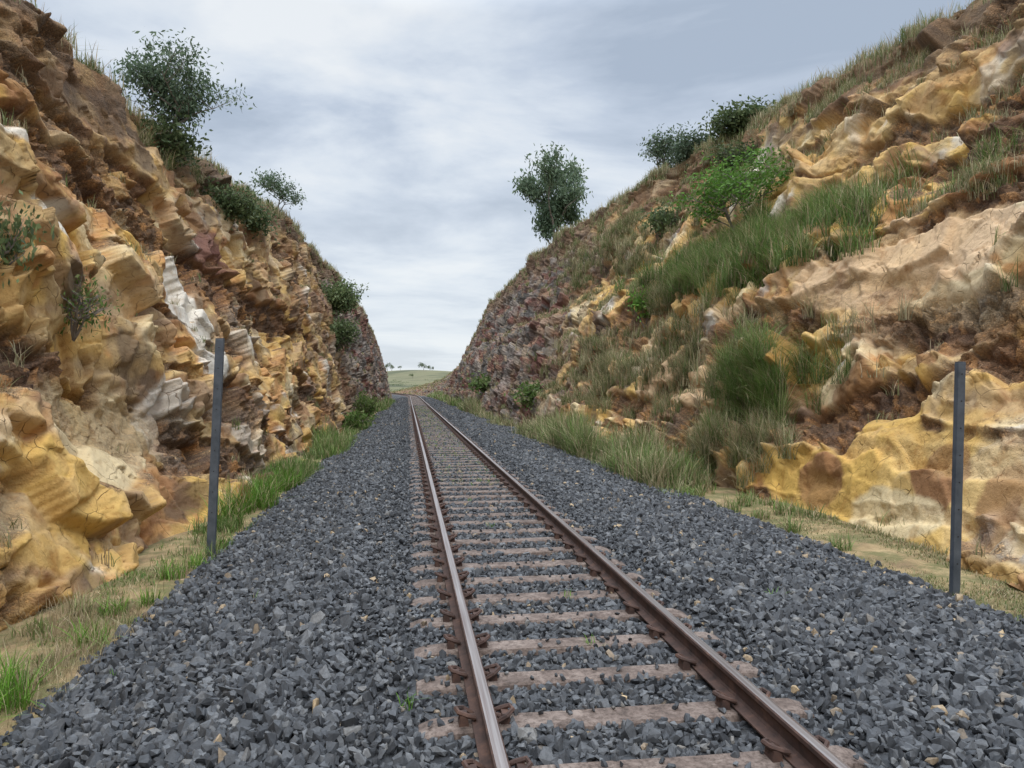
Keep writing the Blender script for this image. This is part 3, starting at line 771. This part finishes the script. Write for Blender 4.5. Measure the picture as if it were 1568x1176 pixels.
plant('eucalyptus_tree', down(on_top(WR, 59, 2.0)), 8.4, 4.7, 2, 4, .30, 10500, EUC*1.25, (0, 0), .15, .2, .65, .42, .7, 6, 1.7, .15)
plant('eucalyptus_sapling.001', down(on_top(WL, 35, .2)), 2.0, 1.9, 2, 3, .11, 1500, EUC*1.2, (.1, 0), .03, .3, .25, .4, .6, 8)
plant('eucalyptus_sapling.002', down(on_top(WR, 36, 1.3)), 2.6, 2.6, 3, 3, .13, 2600, EUC, (0, 0), .05, .3, .35, .4, .6, 9)
plant('green_shrub', down(on_wall(WR, 22.6, 6.3)), 3.0, 3.3, 4, 3, .095, 5200, BRIGHT*.85, (0, 0), .035, .25, .26, .42, .2, 11)
plant('green_shrub.001', down(on_wall(WR, 26.5, 4.2)), 1.1, .9, 3, 2, .09, 900, BRIGHT*1.1, (0, 0), .02, .25, .18, .45, .1, 12)
plant('dark_shrub', down(on_top(WR, 28, .2)), 1.1, 2.2, 4, 2, .08, 3800, DARKG*1.2, (0, 0), .03, .2, .3, .45, .3, 13)
plant('dark_shrub.001', down(on_top(WR, 32, .5)), 1.0, 2.0, 4, 2, .09, 2600, EUC*.8, (0, 0), .03, .2, .3, .45, .3, 14)
plant('dark_shrub.002', down(on_wall(WR, 26, 9.8)), 1.0, 1.8, 4, 2, .07, 2600, DARKG, (0, 0), .03, .2, .3, .45, .3, 15)
plant('dark_shrub.003', down(on_wall(WL, 20.6, 7.9)), .9, 1.7, 4, 2, .07, 3200, DARKG*1.2, (.2, 0), .03, .2, .3, .45, .3, 16)
plant('dark_shrub.004', down(on_wall(WL, 24.5, 7.2)), 1.0, 1.7, 4, 2, .07, 3200, DARKG*1.3, (.2, 0), .03, .2, .3, .45, .3, 17)
plant('dark_shrub.005', down(on_wall(WL, 28, 7.6)), .9, 1.5, 4, 2, .08, 2200, DARKG*1.3, (.2, 0), .03, .2, .3, .45, .3, 18)
plant('dark_shrub.007', down(on_wall(WR, 30, 8.2)), 1.2, 2.0, 4, 2, .09, 1800, DARKG*1.5, (0, 0), .03, .2, .3, .45, .3, 34)
plant('leafy_shrub', down(on_wall(WL, 9.7, 3.5)), .5, .6, 4, 2, .045, 750, DARKG*1.7, (.4, 0), .012, .2, .12, .4, .3, 19)
plant('leafy_shrub.001', down(on_wall(WL, 11.3, 2.9)), .5, .8, 5, 2, .035, 420, GREEN*.9, (.4, 0), .012, .2, .16, .4, .3, 20)
plant('leafy_shrub.003', down(on_wall(WL, 45, 6.0), .3), 2.2, 2.2, 5, 2, .12, 3600, DARKG*1.7, (.3, 0), .03, .2, .3, .45, .3, 22)
plant('leafy_shrub.004', down(on_wall(WL, 43, 4.2), .3), 1.8, 1.8, 5, 2, .12, 2200, DARKG*1.4, (.3, 0), .03, .2, .3, .45, .3, 23)
plant('leafy_shrub.005', (-2.75, 47, -.7), 1.9, 1.2, 5, 2, .13, 1800, GREEN*.9, (.1, 0), .03, .2, .2, .45, .3, 24)
plant('leafy_shrub.006', (-2.7, 38, -.7), 1.1, 1.3, 5, 2, .11, 1400, GREEN*.9, (.1, 0), .03, .2, .2, .45, .3, 25)
plant('leafy_shrub.008', down(on_wall(WR, 38, 1.2), .3), 1.0, 1.6, 5, 2, .12, 1000, GREEN*.8, (0, 0), .03, .2, .35, .45, .3, 27)
plant('leafy_shrub.009', down(on_wall(WR, 60, 1.5), .3), 1.5, 2.4, 5, 2, .16, 1200, GREEN*.8, (0, 0), .03, .2, .4, .45, .3, 28)

mb = MB()
def dist_tree(x, y, h):
    z = float(gz(np.array([x]), np.array([y]))[0])
    tube(mb, [(x, y, z-.5), (x+.1*h, y, z+h*.5)], [h*.035, h*.02], 5)
    for _ in range(7):
        c = np.array([x+random.gauss(0, h*.24), y+random.gauss(0, h*.2), z+h*random.uniform(.45, .85)])
        leaves(mb, c+rng.normal(size=(60, 3))*h*.09, h*.09, pick(DARKG*1.2, 60), .6, .2)
for r_, yv, h_ in [(-.027, 800, 9), (-.021, 830, 7), (-.010, 790, 5), (.021, 820, 10), (.029, 850, 8), (.033, 800, 5), (-.03, 560, 6), (.006, 560, 4)]:
    dist_tree(r_*yv, yv, h_)
for _ in range(40):
    yv = random.uniform(420, 1000); xv = random.uniform(-.6, .6)*yv
    if abs(xv) > .07*yv: dist_tree(xv, yv, random.uniform(6, 10))
for _ in range(110):
    yv = random.uniform(270, 520); xv = random.uniform(-.05, .07)*yv
    z = float(gz(np.array([xv]), np.array([yv]))[0]); hh_ = random.uniform(.6, 1.6)
    leaves(mb, np.array([xv, yv, z+hh_*.4])+rng.normal(size=(40, 3))*hh_*np.array([.8, .5, .25]), hh_*.3, pick(DARKG*1.5, 40), .6, .2)
mb.build('distant_trees', [m_bark, m_leaf])

# ------------------------------------------------------------ world
w = bpy.data.worlds.new('World'); scene.world = w; w.use_nodes = True
nt = w.node_tree; bg = nt.nodes['Background']; bg.inputs[1].default_value = 0.1
SE, SR = math.radians(52), math.radians(182)
sky = N(nt, 'ShaderNodeTexSky', sky_type='NISHITA'); sky.sun_disc = False; sky.sun_elevation = SE; sky.sun_rotation = SR
tc = nt.nodes.new('ShaderNodeTexCoord').outputs['Generated']
sp = N(nt, 'ShaderNodeSeparateXYZ'); nt.links.new(tc, sp.inputs[0])
zc = math_(nt, 'MAXIMUM', sp.outputs[2], 0.0)
den = math_(nt, 'ADD', zc, 0.14)
px = math_(nt, 'DIVIDE', sp.outputs[0], den); py = math_(nt, 'DIVIDE', sp.outputs[1], den)
cb = N(nt, 'ShaderNodeCombineXYZ'); nt.links.new(px, cb.inputs[0]); nt.links.new(py, cb.inputs[1])
mpn = N(nt, 'ShaderNodeMapping'); mpn.inputs['Rotation'].default_value = (0, 0, .35); mpn.inputs['Scale'].default_value = (1.0, 1.35, 1); mpn.inputs['Location'].default_value = (2.3, 1.4, 0); nt.links.new(cb.outputs[0], mpn.inputs[0])
nf = noise_(nt, 1.0, 7, 0.56, mpn.outputs[0], 0.35)
cl = ramp(nt, [(0.36, (4.3, 5.1, 6.3)), (0.46, (5.7, 6.5, 7.7)), (0.54, (7.2, 7.9, 8.8)), (0.64, (8.7, 9.1, 9.5))], nf)
hz = ramp(nt, [(0.0, (1, 1, 1)), (0.12, (.6, .6, .6)), (.35, (0, 0, 0))], zc)
cl = mixc(nt, math_(nt, 'MULTIPLY', hz, .7), cl, (8.7, 9.2, 9.5))
zen = ramp(nt, [(0.45, (1, 1, 1)), (0.85, (3.6, 3.6, 3.6))], zc)
cl = mixc(nt, 1.0, cl, zen, 'MULTIPLY')
cl = mixc(nt, 0.93, sky.outputs[0], cl)
nt.links.new(cl, bg.inputs[0])
sun = bpy.data.lights.new('sun', 'SUN'); sun.energy = 1.35; sun.angle = math.radians(28); sun.color = (1, .95, .88)
so = bpy.data.objects.new('sun', sun); scene.collection.objects.link(so)
az = SR; dirv = Vector((math.sin(az)*math.cos(SE), math.cos(az)*math.cos(SE), math.sin(SE)))
so.rotation_euler = dirv.to_track_quat('Z', 'Y').to_euler()

# ------------------------------------------------------------ camera
cam = bpy.data.cameras.new('camera'); cam.lens = 26; cam.sensor_width = 36; cam.clip_end = 8000; cam.clip_start = .05
co = bpy.data.objects.new('camera', cam); scene.collection.objects.link(co)
co.location = (0, 0, EYE); co.rotation_euler = (math.radians(90.2), 0, math.radians(-8.04))
scene.camera = co
scene.view_settings.view_transform = 'Standard'; scene.view_settings.look = 'None'; scene.view_settings.exposure = 0
